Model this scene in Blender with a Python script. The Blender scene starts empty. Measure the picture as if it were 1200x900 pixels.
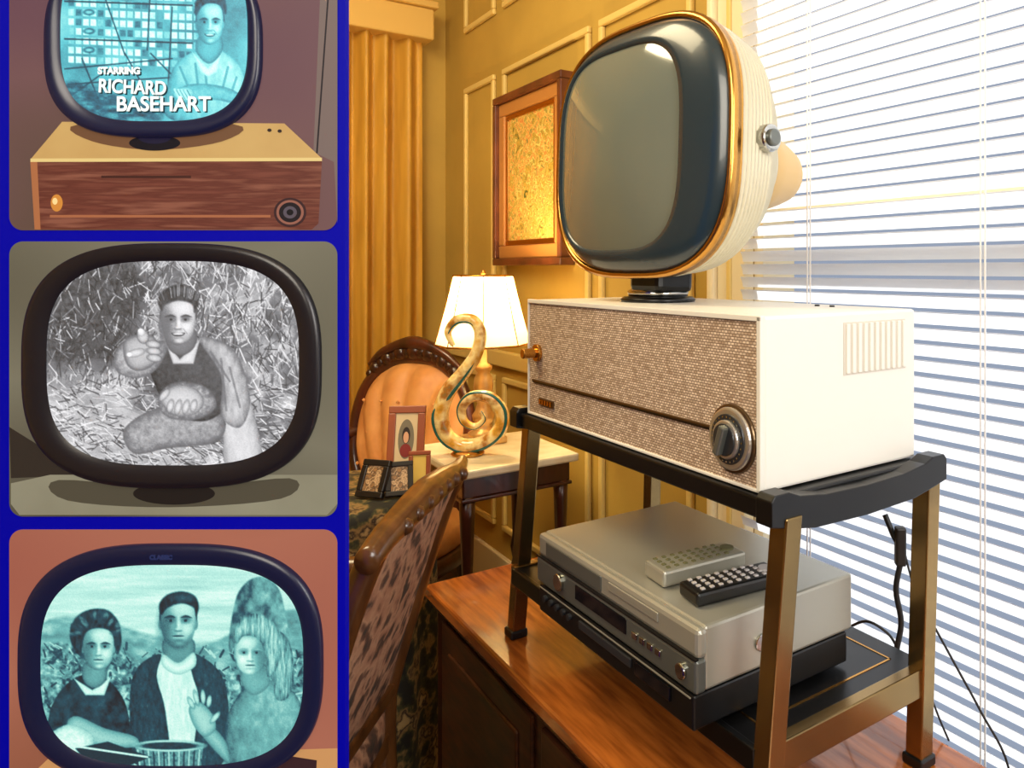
import bpy, bmesh, math, random
import numpy as np
from mathutils import Vector, Matrix
random.seed(4)
F=887.0; CX=798.0; CY=315.0; CZ=1.25
I4=Matrix.Identity(4)
TH=math.atan2(-.8,.6)
RM=Matrix.Rotation(TH,4,'Z')          # room frame: x=-t (along sideboard), y=towards the window wall
def L(c): 
    c=c/255.0
    return c/12.92 if c<=.04045 else ((c+.055)/1.055)**2.4
def col(r,g,b): return (L(r),L(g),L(b),1)
def wp(px,py,d): return Vector(((px-CX)/F*d,d,CZ+(CY-py)/F*d))
def onwall(px,py,s):
    r=(px-CX)/F; den=.8*r+.6
    return -s*(-.6*r+.8)/den, CZ+(CY-py)/F*s/den
# ---------------------------------------------------------------- materials
def mat(name,c,rough=.6,metal=0,c2=None,scale=8,stretch=(1,1,1),bump=0,em=0,emc=None,spec=.5,ramp=(.35,.65),detail=4,coat=0,trans=0):
    m=bpy.data.materials.new(name); m.use_nodes=True; nt=m.node_tree; n=nt.nodes; b=n['Principled BSDF']
    b.inputs['Base Color'].default_value=c; b.inputs['Roughness'].default_value=rough; b.inputs['Metallic'].default_value=metal
    b.inputs['Specular IOR Level'].default_value=spec; b.inputs['Coat Weight'].default_value=coat
    out=None
    if c2 or bump:
        tc=n.new('ShaderNodeTexCoord'); mp=n.new('ShaderNodeMapping'); mp.inputs['Scale'].default_value=stretch
        nt.links.new(tc.outputs['Object'],mp.inputs[0])
        t=n.new('ShaderNodeTexNoise'); t.inputs['Scale'].default_value=scale; t.inputs['Detail'].default_value=detail
        nt.links.new(mp.outputs[0],t.inputs['Vector'])
        fac=t.outputs[0]
        if c2:
            r=n.new('ShaderNodeValToRGB'); cs=[c]+(c2 if isinstance(c2,list) else [c2])
            r.color_ramp.elements[0].position=ramp[0]; r.color_ramp.elements[1].position=ramp[1]
            r.color_ramp.elements[0].color=cs[0]; r.color_ramp.elements[1].color=cs[-1]
            for k in range(1,len(cs)-1):
                e=r.color_ramp.elements.new(ramp[0]+(ramp[1]-ramp[0])*k/(len(cs)-1)); e.color=cs[k]
            nt.links.new(fac,r.inputs[0]); nt.links.new(r.outputs[0],b.inputs['Base Color']); out=r.outputs[0]
        if bump:
            bp=n.new('ShaderNodeBump'); bp.inputs['Strength'].default_value=bump; bp.inputs['Distance'].default_value=.01
            nt.links.new(fac,bp.inputs['Height']); nt.links.new(bp.outputs[0],b.inputs['Normal'])
    if em:
        b.inputs['Emission Strength'].default_value=em; b.inputs['Emission Color'].default_value=emc or c
        if out and not emc: nt.links.new(out,b.inputs['Emission Color'])
    if trans:
        tr=n.new('ShaderNodeBsdfTranslucent'); tr.inputs[0].default_value=c
        mx=n.new('ShaderNodeMixShader'); mx.inputs[0].default_value=trans
        nt.links.new(b.outputs[0],mx.inputs[1]); nt.links.new(tr.outputs[0],mx.inputs[2]); nt.links.new(mx.outputs[0],n['Material Output'].inputs[0])
    return m
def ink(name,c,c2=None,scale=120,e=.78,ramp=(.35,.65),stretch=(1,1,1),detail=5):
    """printed picture ink, with added glow to hold its colour in any light"""
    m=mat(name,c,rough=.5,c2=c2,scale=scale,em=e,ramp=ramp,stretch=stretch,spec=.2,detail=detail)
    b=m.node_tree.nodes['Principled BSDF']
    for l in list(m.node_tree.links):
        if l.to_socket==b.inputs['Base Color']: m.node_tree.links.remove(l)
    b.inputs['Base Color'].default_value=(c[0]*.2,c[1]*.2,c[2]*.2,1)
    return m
# ---------------------------------------------------------------- helpers
def group(name,M):
    e=bpy.data.objects.new(name,None); bpy.context.scene.collection.objects.link(e)
    e.matrix_basis=M; e.empty_display_size=.05; return e
def mesh(name,vs,fs,m,par=None,M=I4,smooth=False,bev=0,seg=2,tri=False):
    me=bpy.data.meshes.new(name); me.from_pydata([tuple(v) for v in vs],[],fs); me.update()
    bm=bmesh.new(); bm.from_mesh(me)
    if tri: bmesh.ops.triangulate(bm,faces=bm.faces[:],ngon_method='EAR_CLIP')
    else: bmesh.ops.recalc_face_normals(bm,faces=bm.faces[:])
    bm.to_mesh(me); bm.free()
    o=bpy.data.objects.new(name,me); bpy.context.scene.collection.objects.link(o)
    me.materials.append(m)
    if par: o.parent=par; o.matrix_basis=par.matrix_basis.inverted()@M
    else: o.matrix_basis=M
    if smooth:
        for p in me.polygons: p.use_smooth=True
    if bev:
        b=o.modifiers.new('bevel','BEVEL'); b.width=bev; b.segments=seg; b.limit_method='ANGLE'
    return o
def box(name,par,M,x0,x1,y0,y1,z0,z1,m,bev=0):
    c=Vector(((x0+x1)/2,(y0+y1)/2,(z0+z1)/2)); a,b,d=abs(x1-x0)/2,abs(y1-y0)/2,abs(z1-z0)/2
    vs=[(sx*a,sy*b,sz*d) for sx in(-1,1) for sy in(-1,1) for sz in(-1,1)]
    fs=[(0,1,3,2),(4,6,7,5),(0,4,5,1),(2,3,7,6),(0,2,6,4),(1,5,7,3)]
    return mesh(name,vs,fs,m,par,M@Matrix.Translation(c),bev=bev)
def loft(name,rings,m,par,M=I4,smooth=True,cap0=True,cap1=True,closed=False,bev=0):
    n=len(rings[0]); vs=[v for r in rings for v in r]; fs=[]
    K=len(rings)
    for i in range(K if closed else K-1):
        for j in range(n):
            a=i*n+j; b=i*n+(j+1)%n; i2=(i+1)%K
            fs.append((a,b,i2*n+(j+1)%n,i2*n+j))
    if not closed:
        if cap0: fs.append(tuple(range(n)))
        if cap1: fs.append(tuple((K-1)*n+j for j in range(n)))
    return mesh(name,vs,fs,m,par,M,smooth,bev=bev)
def lathe(name,par,M,prof,m,seg=32,smooth=True,cap=True):
    rings=[[(r*math.cos(2*math.pi*j/seg),r*math.sin(2*math.pi*j/seg),z) for j in range(seg)] for r,z in prof]
    return loft(name,rings,m,par,M,smooth,cap,cap)
def cyl(name,par,M,c,r,h,m,axis='Z',seg=32,r2=None,bev=0):
    R=I4
    if axis=='Y': R=Matrix.Rotation(-math.pi/2,4,'X')
    if axis=='X': R=Matrix.Rotation(math.pi/2,4,'Y')
    o=lathe(name,par,M@Matrix.Translation(c)@R,[(r,-h/2),(r if r2 is None else r2,h/2)],m,seg,smooth=False)
    if bev:
        b=o.modifiers.new('bevel','BEVEL'); b.width=bev; b.segments=2; b.limit_method='ANGLE'
    return o
def cm(P,n=6,closed=False):
    P=[Vector(p) for p in P]; N=len(P); out=[]
    for i in range(N if closed else N-1):
        if closed: a,b,c,d=P[i-1],P[i],P[(i+1)%N],P[(i+2)%N]
        else: a=P[max(i-1,0)];b=P[i];c=P[i+1];d=P[min(i+2,N-1)]
        for k in range(n):
            t=k/n
            out.append(.5*((2*b)+(c-a)*t+(2*a-5*b+4*c-d)*t*t+(3*b-a-3*c+d)*t**3))
    if not closed: out.append(P[-1])
    return out
def sweep(name,par,P,rad,m,M=I4,n=6,seg=10,closed=False,flat=1,smooth=True,up=(0,0,1)):
    S=cm(P,n,closed) if n>1 else [Vector(p) for p in P]; K=len(S); rings=[]
    prev=None
    for i,p in enumerate(S):
        a=S[(i-1)%K] if (closed or i>0) else p; b=S[(i+1)%K] if (closed or i<K-1) else p
        t=(b-a).normalized()
        if prev is None:
            u=Vector(up); 
            if abs(u.dot(t))>.95: u=Vector((1,0,0))
            u=(u-t*u.dot(t)).normalized()
        else: u=(prev-t*prev.dot(t)).normalized()
        prev=u; v=t.cross(u)
        if isinstance(rad,(list,tuple)):
            f=i/n if n>1 else i; k=min(int(f),len(rad)-1); k2=(k+1)%len(rad) if closed else min(k+1,len(rad)-1); r=rad[k]+(rad[k2]-rad[k])*(f-int(f))
        else: r=rad
        rings.append([p+u*r*flat*math.cos(2*math.pi*j/seg)+v*r*math.sin(2*math.pi*j/seg) for j in range(seg)])
    return loft(name,rings,m,par,M,smooth,closed=closed)
def se(cx,cz,a,b,e=3.0,N=64):
    o=[]
    for j in range(N):
        t=2*math.pi*j/N; c,s=math.cos(t),math.sin(t)
        o.append((cx+a*math.copysign(abs(c)**(2/e),c),cz+b*math.copysign(abs(s)**(2/e),s)))
    return o
def sering(a,b,y,e=3.0,cx=0,cz=0,N=72): return [(x,y,z) for x,z in se(cx,cz,a,b,e,N)]

# ---------------------------------------------------------------- materials
M_wall=mat('wall_paint',col(178,144,62),.7,c2=col(190,154,68),scale=3)
M_wallm=mat('moulding_paint',col(220,190,112),.5)
M_cream=mat('casing_paint',col(230,214,176),.5)
M_ceil=mat('ceiling_paint',col(225,212,176),.8)
M_floor=mat('floor_wood',col(90,48,24),.3,c2=col(60,30,15),scale=4,stretch=(1,12,1))
M_slat=mat('blind_slat',col(244,247,252),.5,trans=.5)
M_cord=mat('blind_cord',col(240,240,240),.6)
M_curt=mat('curtain_gold',col(216,164,62),.5,c2=col(196,144,48),scale=30,stretch=(1,1,.1),trans=.1)
M_white=mat('cabinet_cream',col(228,225,217),.35)
M_gold=mat('brass',col(204,150,74),.24,1)
M_goldd=mat('antique_brass',col(112,92,68),.3,.9)
M_blk=mat('black_lacquer',col(12,12,13),.32,spec=.35)
M_blk2=mat('black_plastic',col(14,14,15),.35)
M_bez=mat('bezel_slate',col(34,50,60),.25,coat=.3)
M_scr=mat('crt_glass',col(104,112,104),.08,spec=.9,coat=1)
M_shell=mat('tv_shell_cream',col(210,202,176),.4)
M_cone=mat('tube_cone_tan',col(214,176,112),.45)
M_chrome=mat('chrome',col(190,190,185),.15,1)
M_satin=mat('satin_steel',col(205,202,194),.32,.85)
M_leg=mat('leg_brass',col(168,138,88),.24,.95,c2=col(128,106,70),scale=5)
M_silv=mat('vcr_silver',col(172,170,158),.32,.5)
M_silvf=mat('vcr_front',col(112,116,112),.3,.6)
M_dkg=mat('dark_grey',col(40,42,46),.3)
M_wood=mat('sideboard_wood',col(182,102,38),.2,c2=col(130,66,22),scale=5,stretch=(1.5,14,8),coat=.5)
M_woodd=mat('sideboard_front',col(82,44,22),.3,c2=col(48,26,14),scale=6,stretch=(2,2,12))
M_mahog=mat('mahogany',col(84,38,22),.28,c2=col(48,22,12),scale=20,stretch=(1,1,.3),coat=.4)
M_chairw=mat('chair_walnut',col(120,76,38),.28,c2=col(70,40,20),scale=25,stretch=(1,1,.3),coat=.4)
M_marble=mat('marble',col(236,226,200),.2,c2=col(212,196,164),scale=9)
M_peach=mat('peach_velvet',col(222,158,92),.5,c2=col(202,134,72),scale=12)
M_tap=mat('tapestry',col(84,62,50),.85,c2=[col(176,126,98),col(196,150,118),col(110,76,60),col(70,60,52)],scale=20,ramp=(.36,.66),detail=6,bump=.3)
M_cloth=mat('dark_floral_cloth',col(30,28,22),.8,c2=[col(62,60,30),col(140,110,64),col(40,24,18),col(170,140,90)],scale=24,ramp=(.4,.66))
M_cable=mat('cable',col(24,20,18),.5)
def fabric():
    m=mat('grille_tweed',col(170,145,120),.75); nt=m.node_tree; n=nt.nodes; b=n['Principled BSDF']
    tc=n.new('ShaderNodeTexCoord'); sp=n.new('ShaderNodeSeparateXYZ'); cb=n.new('ShaderNodeCombineXYZ')
    nt.links.new(tc.outputs['Object'],sp.inputs[0]); nt.links.new(sp.outputs[0],cb.inputs[0]); nt.links.new(sp.outputs[2],cb.inputs[1])
    br=n.new('ShaderNodeTexBrick'); br.inputs['Scale'].default_value=1; br.inputs['Brick Width'].default_value=.0062; br.inputs['Row Height'].default_value=.0036
    br.inputs['Mortar Size'].default_value=.0006; br.inputs['Color1'].default_value=col(234,214,192); br.inputs['Color2'].default_value=col(172,146,122); br.inputs['Mortar'].default_value=col(122,98,80)
    nt.links.new(cb.outputs[0],br.inputs[0]); nt.links.new(br.outputs[0],b.inputs['Base Color'])
    bp=n.new('ShaderNodeBump'); bp.inputs['Strength'].default_value=.25; bp.inputs['Distance'].default_value=.0015
    nt.links.new(br.outputs[1],bp.inputs['Height']); bp.invert=True; nt.links.new(bp.outputs[0],b.inputs['Normal']); return m
M_grille=fabric()

# ================================================================ TELEVISION (largest object first)
X0,X1=-1.291,-.661; Y0,Y1=.619,.912; ZB,ZT=.983,1.193
tv=group('television_picture',RM@Matrix.Translation((-.98,.76,ZB)))
box('cabinet_shell',tv,RM,X0,X1,Y0,Y1,ZB,ZT,M_white,bev=.004)
box('grille_cloth',tv,RM,X0+.004,X1-.008,Y0-.003,Y0+.004,ZB+.004,ZT-.007,M_grille)
box('top_edge',tv,RM,X0,X1,Y0-.006,Y0+.002,ZT-.006,ZT+.001,M_white,bev=.001)
box('edge_r',tv,RM,X1-.007,X1,Y0-.006,Y0+.002,ZB,ZT,M_white,bev=.001)
box('edge_l',tv,RM,X0,X0+.004,Y0-.006,Y0+.002,ZB,ZT,M_white,bev=.001)
box('edge_b',tv,RM,X0,X1,Y0-.006,Y0+.002,ZB,ZB+.004,M_white,bev=.001)
box('trim_bar',tv,RM,X0+.02,-.745,Y0-.007,Y0,1.0455,1.049,M_goldd,bev=.001)
box('trim_shadow_gap',tv,RM,X0+.02,-.745,Y0-.005,Y0,1.0425,1.0455,M_blk2)
box('name_badge',tv,RM,-1.245,-1.19,Y0-.006,Y0,1.006,1.018,M_goldd)
for i in range(5): box('badge_letter',tv,RM,-1.24+i*.010,-1.234+i*.010,Y0-.008,Y0,1.008,1.016,M_gold)
cyl('volume_knob_base',tv,RM,(-1.252,Y0-.006,1.098),.016,.008,M_gold,'Y',bev=.002)
cyl('volume_knob',tv,RM,(-1.252,Y0-.02,1.098),.009,.03,M_gold,'Y',bev=.002)
DC=(-.712,Y0,1.040)
cyl('dial_ring',tv,RM,(DC[0],Y0-.005,DC[2]),.043,.007,M_goldd,'Y',48,bev=.003)
cyl('dial_plate',tv,RM,(DC[0],Y0-.009,DC[2]),.039,.007,M_satin,'Y',48,bev=.003)
cyl('dial_face',tv,RM,(DC[0],Y0-.0130,DC[2]),.031,.003,M_dkg,'Y',48,bev=.001)
cyl('dial_hub_ring',tv,RM,(DC[0],Y0-.016,DC[2]),.024,.006,M_satin,'Y',40,bev=.002)
cyl('dial_hub',tv,RM,(DC[0],Y0-.0195,DC[2]),.020,.003,M_dkg,'Y',32,bev=.001)
PM=RM@Matrix.Translation((DC[0],Y0-.024,DC[2]))@Matrix.Rotation(.35,4,'Y')
box('dial_grip',tv,PM,-.005,.005,-.006,.006,-.019,.019,M_silvf,bev=.002)
for i in range(24):
    a=2*math.pi*i/24; box('dial_tick',tv,RM@Matrix.Translation((DC[0]+.0277*math.cos(a),Y0-.0148,DC[2]+.0277*math.sin(a))),-.001,.001,-.0006,.0006,-.001,.001,M_chrome)
box('vent_recess',tv,RM,X1-.001,X1+.0008,.760,.888,1.111,1.180,mat('vent_back',col(206,200,188),.6))
for i in range(11):
    y=.764+i*.0117; box('vent_rib',tv,RM,X1,X1+.003,y,y+.0066,1.113,1.178,M_white,bev=.001)
for x in(-.80,-.77): cyl('top_screw',tv,RM,(x,.86,ZT+.001),.004,.003,M_blk2,bev=.001)
# head
PH=Matrix.Translation((-.073,1.262,1.447))@Matrix.Rotation(math.radians(-48),4,'Z')@Matrix.Rotation(math.radians(-2),4,'X')
pm=Matrix.Translation((-.040,1.322,ZT))
lathe('pedestal_base',tv,pm,[(.064,0),(.066,.004),(.060,.009),(.045,.011)],M_blk,40)
lathe('pedestal_collar',tv,pm,[(.052,.010),(.054,.018),(.047,.022),(.046,.030)],M_chrome,40)
lathe('pedestal_neck',tv,pm,[(.045,.02),(.036,.03),(.042,.05),(.05,.08)],M_blk,40)
A,B=.230,.212
E=3.0
prof=[(0,0),(.002,-.007),(-.003,-.012),(-.008,-.010),(-.009,-.003),(-.009,.008),(.001,.008)]
rings=[sering(A+a,B+a,y,E) for a,y in prof]
loft('gold_rim',rings,M_gold,tv,PH,closed=True)
loft('gold_band',[sering(A+.000,B+.000,.004,E),sering(A+.001,B+.001,.010,E),sering(A+.000,B+.000,.014,E)],M_gold,tv,PH,cap0=False,cap1=False)
SX=-.026
bz=[sering(A-.007,B-.007,-.004,E),sering(A-.012,B-.012,-.012,E),sering(A-.028,B-.022,-.021,E,-.004),sering(.172,.178,-.028,3.2,SX+.004),sering(.162,.170,-.029,3.4,SX),sering(.158,.167,-.025,3.4,SX)]
loft('slate_bezel',bz,M_bez,tv,PH,cap0=False,cap1=False)
sc=[]
for k in range(12):
    q=1-k/12; sc.append(sering(.160*q,.168*q,-.025-.026*(1-q*q),3.4-1.2*(1-q),SX))
loft('picture_tube',sc,M_scr,tv,PH,cap0=False)
def hp(d):
    T=[(.0,.229,.210),(.03,.232,.210),(.08,.226,.203),(.13,.192,.178),(.17,.155,.15),(.21,.12,.122),(.25,.094,.094)]
    for i in range(len(T)-1):
        if d<=T[i+1][0]:
            f=(d-T[i][0])/(T[i+1][0]-T[i][0]); return T[i][1]+(T[i+1][1]-T[i][1])*f, T[i][2]+(T[i+1][2]-T[i][2])*f
    return T[-1][1],T[-1][2]
br=[]
d=.010
while d<.25:
    a,b=hp(d); e=E+(2-E)*min(1,d/.22); br.append(sering(a,b,d,e)); 
    if d<.17:
        br.append(sering(a+.0005,b+.0005,d+.0035,e)); br.append(sering(a-.0042,b-.0042,d+.0045,e)); br.append(sering(a-.0042,b-.0042,d+.0062,e))
    d+=.0085 if d<.17 else .015
loft('ribbed_shell',br,M_shell,tv,PH)
cr=[[(r*math.cos(2*math.pi*j/40),y,r*math.sin(2*math.pi*j/40)) for j in range(40)] for r,y in((.094,.235),(.096,.25),(.080,.29),(.064,.34),(.052,.370),(.046,.378),(.0,.379))]
loft('tube_cone',cr,M_cone,tv,PH)
cyl('pivot_knob',tv,PH,(.229,.062,.0),.021,.03,M_chrome,'X',bev=.004)
cyl('pivot_cap',tv,PH,(.245,.062,.0),.013,.01,M_silvf,'X',bev=.003)
box('yoke_bracket',tv,PH,-.04,.04,.02,.10,-.235,-.17,M_blk,bev=.01)

# ================================================================ TV STAND
st=group('television_stand',RM@Matrix.Translation((-.98,.76,.55)))
box('top_tray',st,RM,-1.315,-.645,.605,.925,.956,.9815,M_blk,bev=.003)
for xx,nm in((-.640,'end_rail_r'),(-1.318,'end_rail_l')):
    top=[(.597,.984),(.603,.991),(.627,.991),(.645,.984),(.69,.978),(.765,.976),(.84,.978),(.885,.984),(.903,.991),(.929,.991),(.935,.984)]
    bot=[(.935,.955),(.90,.948),(.86,.941),(.765,.938),(.67,.941),(.63,.948),(.597,.955)]
    P=top+bot; n=len(P); w=.015
    vs=[(xx-w,y,z) for y,z in P]+[(xx+w,y,z) for y,z in P]
    if nm.endswith('r'): vs=[(x+.003 if x<xx else x,y,z) for x,y,z in vs]
    fs=[tuple(range(n)),tuple(range(2*n-1,n-1,-1))]+[(i,(i+1)%n,n+(i+1)%n,n+i) for i in range(n)]
    mesh(nm,vs,fs,M_blk,st,RM,bev=.0015)
def leg(nm,top,foot,w=.0135):
    t=Vector(top);f=Vector(foot)
    rings=[]
    for p in(f,t): rings.append([(p.x+a*w,p.y+b*w,p.z) for a,b in((1,1),(-1,1),(-1,-1),(1,-1))])
    loft(nm,rings,M_leg,st,RM,smooth=False,bev=.002)
    box(nm+'_foot',st,RM,f.x-.017,f.x+.017,f.y-.017,f.y+.017,.5505,.566,M_blk2,bev=.003)
leg('leg_front_near',(-.636,.632,.962),(-.648,.602,.552))
leg('leg_front_far',(-1.311,.632,.962),(-1.345,.615,.552))
leg('leg_back_near',(-.642,.912,.962),(-.655,.912,.552))
leg('leg_back_far',(-1.311,.912,.962),(-1.335,.918,.552))
box('lower_shelf',st,RM,-1.325,-.645,.60,.93,.668,.688,M_blk,bev=.002)
box('shelf_end_rail',st,RM,-.660,-.642,.60,.93,.652,.692,M_leg,bev=.002)
box('shelf_end_rail_far',st,RM,-1.335,-1.317,.60,.93,.652,.692,M_leg,bev=.002)
box('shelf_front_rail',st,RM,-1.325,-.655,.596,.606,.660,.690,M_blk,bev=.002)
for a in((-1.29,-.69,.635,.638),(-1.29,-.69,.893,.896),(-.693,-.690,.635,.896),(-1.29,-1.287,.635,.896)):
    box('gold_inlay',st,RM,a[0],a[1],a[2],a[3],.6878,.6888,M_gold)

# ================================================================ VCR + DVD
dv=group('dvd_player',RM@Matrix.Translation((-.9,.7,.69)))
box('case',dv,RM,-1.125,-.715,.555,.83,.695,.738,M_blk2,bev=.003)
box('tray_slot',dv,RM,-.99,-.85,.552,.56,.716,.728,M_dkg,bev=.001)
box('display',dv,RM,-.84,-.76,.552,.56,.712,.730,mat('display_smoke',col(10,12,16),.1),bev=.001)
for i in range(5): cyl('button',dv,RM,(-1.10+i*.02,.553,.722),.005,.006,M_dkg,'Y',16)
box('chrome_line',dv,RM,-1.12,-.72,.5535,.556,.7335,.735,M_silv)
for x in(-1.08,-.75):
    for y in(.62,.80): cyl('foot',dv,RM,(x,y,.6915),.012,.007,M_blk2)
vc=group('vcr_deck',RM@Matrix.Translation((-.9,.7,.74)))
box('case',vc,RM,-1.13,-.71,.568,.835,.742,.820,M_silv,bev=.004)
box('front_lower',vc,RM,-1.13,-.708,.553,.57,.742,.783,M_silvf,bev=.004)
box('front_upper',vc,RM,-1.13,-.708,.556,.572,.783,.819,M_silv,bev=.006)
box('cassette_flap',vc,RM,-1.10,-.93,.554,.558,.790,.812,M_silvf,bev=.001)
box('disc_tray',vc,RM,-.91,-.79,.5545,.558,.799,.811,M_silv,bev=.001)
box('display',vc,RM,-1.00,-.86,.5515,.555,.757,.778,mat('vcr_display',col(12,14,20),.08),bev=.001)
box('seam',vc,RM,-1.13,-.709,.5525,.558,.7825,.7845,M_blk2)
for i in range(4): box('button',vc,RM,-.845+i*.018,-.833+i*.018,.5505,.555,.760,.768,M_chrome,bev=.001)
cyl('power_knob',vc,RM,(-.735,.553,.762),.010,.01,M_chrome,'Y',bev=.002)
cyl('jog_dial',vc,RM,(-1.05,.552,.765),.013,.010,M_chrome,'Y',bev=.002)
cyl('side_badge',vc,RM,(-.7085,.66,.775),.011,.004,M_chrome,'X',bev=.001)
for x in(-1.1,-.74):
    for y in(.62,.80): cyl('foot',vc,RM,(x,y,.740),.012,.004,M_blk2)
def remote(a,b,z,w,m,mb,th=.018):
    c=(a+b)/2; dr=(b-a); ln=dr.length; ang=math.atan2(dr.y,dr.x)
    Mx=Matrix.Translation((c.x,c.y,z))@Matrix.Rotation(ang,4,'Z')
    g=group('remote_control',Mx)
    box('body',g,Mx,-ln/2,ln/2,-w/2,w/2,0,th,m,bev=.004)
    for i in range(8):
        for j in range(4):
            x=-ln*.42+i*ln*.1; y=-w*.34+j*w*.22
            box('button',g,Mx,x,x+.006,y,y+.0055,th-.001,th+.0018,mb,bev=.0008)
    cyl('direction_pad',g,Mx,(ln*.42-.005,0,th+.001),.010,.003,mb)
    return g
mb1=mat('button_dark',col(96,94,60),.5); mb2=mat('button_light',col(180,176,176),.5)
p=lambda x,y,d:Vector(((x-CX)/F*d,d,0))
remote(p(766,682,1.035),p(862,658,1.11),.8215,.052,M_silv,mb1,.022)
remote(p(806,706,.975),p(908,683,1.045),.8215,.048,M_blk2,mb2)

# ================================================================ SIDEBOARD
sb=group('sideboard',RM@Matrix.Translation((-.7,.76,0)))
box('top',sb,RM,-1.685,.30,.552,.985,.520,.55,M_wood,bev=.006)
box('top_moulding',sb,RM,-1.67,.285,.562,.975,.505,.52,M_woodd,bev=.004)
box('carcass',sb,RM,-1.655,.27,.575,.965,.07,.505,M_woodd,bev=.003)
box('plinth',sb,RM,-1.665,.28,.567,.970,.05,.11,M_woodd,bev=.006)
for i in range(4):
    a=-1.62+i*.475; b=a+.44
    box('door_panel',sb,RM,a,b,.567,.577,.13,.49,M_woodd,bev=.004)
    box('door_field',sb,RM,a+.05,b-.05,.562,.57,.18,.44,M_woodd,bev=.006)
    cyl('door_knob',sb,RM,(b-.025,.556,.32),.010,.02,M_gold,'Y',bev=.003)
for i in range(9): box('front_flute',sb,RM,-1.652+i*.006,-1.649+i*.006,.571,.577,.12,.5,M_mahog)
for x in(-1.62,.24):
    for y in(.61,.93): cyl('foot',sb,RM,(x,y,.0255),.025,.05,M_woodd)

# ================================================================ ROOM
WS=1.19
CT,_=onwall(522,300,WS); CT=-CT
wx1,_=onwall(884,300,WS)
WL=wx1; WR=.62; WZ0,WZ1=.26,2.58
CEI=2.75
box('floor',None,RM,-CT-.1,2.1,-2.3,WS+.1,-.06,0,M_floor)
box('ceiling',None,RM,-CT-.1,2.1,-2.3,WS+.1,CEI,CEI+.06,M_ceil)
g=group('wall_window',RM@Matrix.Translation((0,WS,0)))
box('pier_left',g,RM,-CT-.1,WL,WS,WS+.1,0,CEI,M_wall)
box('pier_right',g,RM,WR,2.1,WS,WS+.1,0,CEI,M_wall)
box('spandrel',g,RM,WL,WR,WS,WS+.1,0,WZ0,M_wall)
box('lintel',g,RM,WL,WR,WS,WS+.1,WZ1,CEI,M_wall)
box('wall_curtain',None,RM,-CT-.1,-CT,-2.3,WS,0,CEI,M_wall)
box('wall_front',None,RM,-CT,2.1,-2.3,-2.2,0,CEI,M_wall)
box('wall_right',None,RM,2.0,2.1,-2.2,WS,0,CEI,M_wall)
box('baseboard_window',None,RM,-CT,2.0,WS-.018,WS,0,.16,M_cream,bev=.004)
box('baseboard_curtain',None,RM,-CT,-CT+.018,-2.2,WS-.018,0,.16,M_cream,bev=.004)
tr=group('trim_1',RM@Matrix.Translation((-2,WS,1)))
def pframe(x0,x1,z0,z1,w=.022,t=.016):
    for i,a in enumerate(((x0,x1,z1-w,z1),(x0,x1,z0,z0+w),(x0,x0+w,z0+w,z1-w),(x1-w,x1,z0+w,z1-w))):
        box('panel_moulding',tr,RM,a[0],a[1],WS-t,WS,a[2],a[3],M_wallm,bev=.005)
xa,za=onwall(547,105,WS); xb,_=onwall(582,105,WS); xc,zc=onwall(592,84,WS); xd,_=onwall(694,84,WS); xe,_=onwall(815,84,WS)
ztop=za; z2=onwall(547,40,WS)[1]
for a,b in((xa,xb),(xc,xd),(xd+.06,xe)):
    pframe(a,b,1.0,ztop); pframe(a,b,z2,CEI-.10); pframe(a,b,.26,.84)
box('chair_rail',tr,RM,-CT,WL-.14,WS-.025,WS,.88,.94,M_wallm,bev=.006)
box('crown',tr,RM,-CT,2,WS-.05,WS,CEI-.07,CEI,M_wallm,bev=.01)
# window
wd=group('window_1',RM@Matrix.Translation((WL,WS,WZ0)))
box('casing_left',wd,RM,WL-.10,WL,WS-.03,WS,WZ0-.06,WZ1+.09,M_cream,bev=.005)
box('casing_left_bead',wd,RM,WL-.125,WL-.10,WS-.045,WS,WZ0-.06,WZ1+.09,M_cream,bev=.008)
box('casing_left_groove',wd,RM,WL-.06,WL-.045,WS-.036,WS-.028,WZ0,WZ1,M_wallm,bev=.003)
box('casing_right',wd,RM,WR,WR+.10,WS-.03,WS,WZ0-.06,WZ1+.09,M_cream,bev=.005)
box('casing_top',wd,RM,WL-.1,WR+.1,WS-.03,WS,WZ1,WZ1+.09,M_cream,bev=.005)
box('sill',wd,RM,WL-.12,WR+.12,WS-.035,WS+.1,WZ0-.03,WZ0,M_cream,bev=.005)
box('jamb',wd,RM,WL-.001,WL+.03,WS,WS+.1,WZ0,WZ1,M_cream)
box('mullion',wd,RM,-.33,-.29,WS+.05,WS+.09,WZ0,WZ1,M_cream)
box('meeting_rail',wd,RM,WL,WR,WS+.05,WS+.09,1.38,1.41,M_cream)
# blinds: inner edge of every slat tipped up, outer edge down, nearly closed
bl=group('window_blind',RM@Matrix.Translation((-.3,WS-.05,WZ1)))
vs=[];fs=[]
z=WZ0+.02; pitch=.0285; yb=WS-.045; tilt=math.radians(-70); hw=.0121
while z<WZ1-.05:
    k=len(vs)
    pts=[]
    for q in(-1,-.33,.33,1):
        yy=q*hw; bow=.0018*(1-q*q)
        pts.append((yb+yy*math.cos(tilt)-bow*math.sin(tilt), z+yy*math.sin(tilt)+bow*math.cos(tilt)))
    for x in(WL+.006,WR-.01):
        for y,zz in pts: vs.append((x,y,zz))
    for q in range(3): fs.append((k+q,k+q+1,k+5+q,k+4+q))
    z+=pitch
mesh('slats',vs,fs,M_slat,bl,RM,smooth=True)
box('head_rail',bl,RM,WL+.004,WR-.005,yb-.02,yb+.02,WZ1-.04,WZ1,M_cord,bev=.003)
box('bottom_rail',bl,RM,WL+.006,WR-.01,yb-.013,yb+.013,WZ0+.002,WZ0+.014,M_cord,bev=.002)
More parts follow.
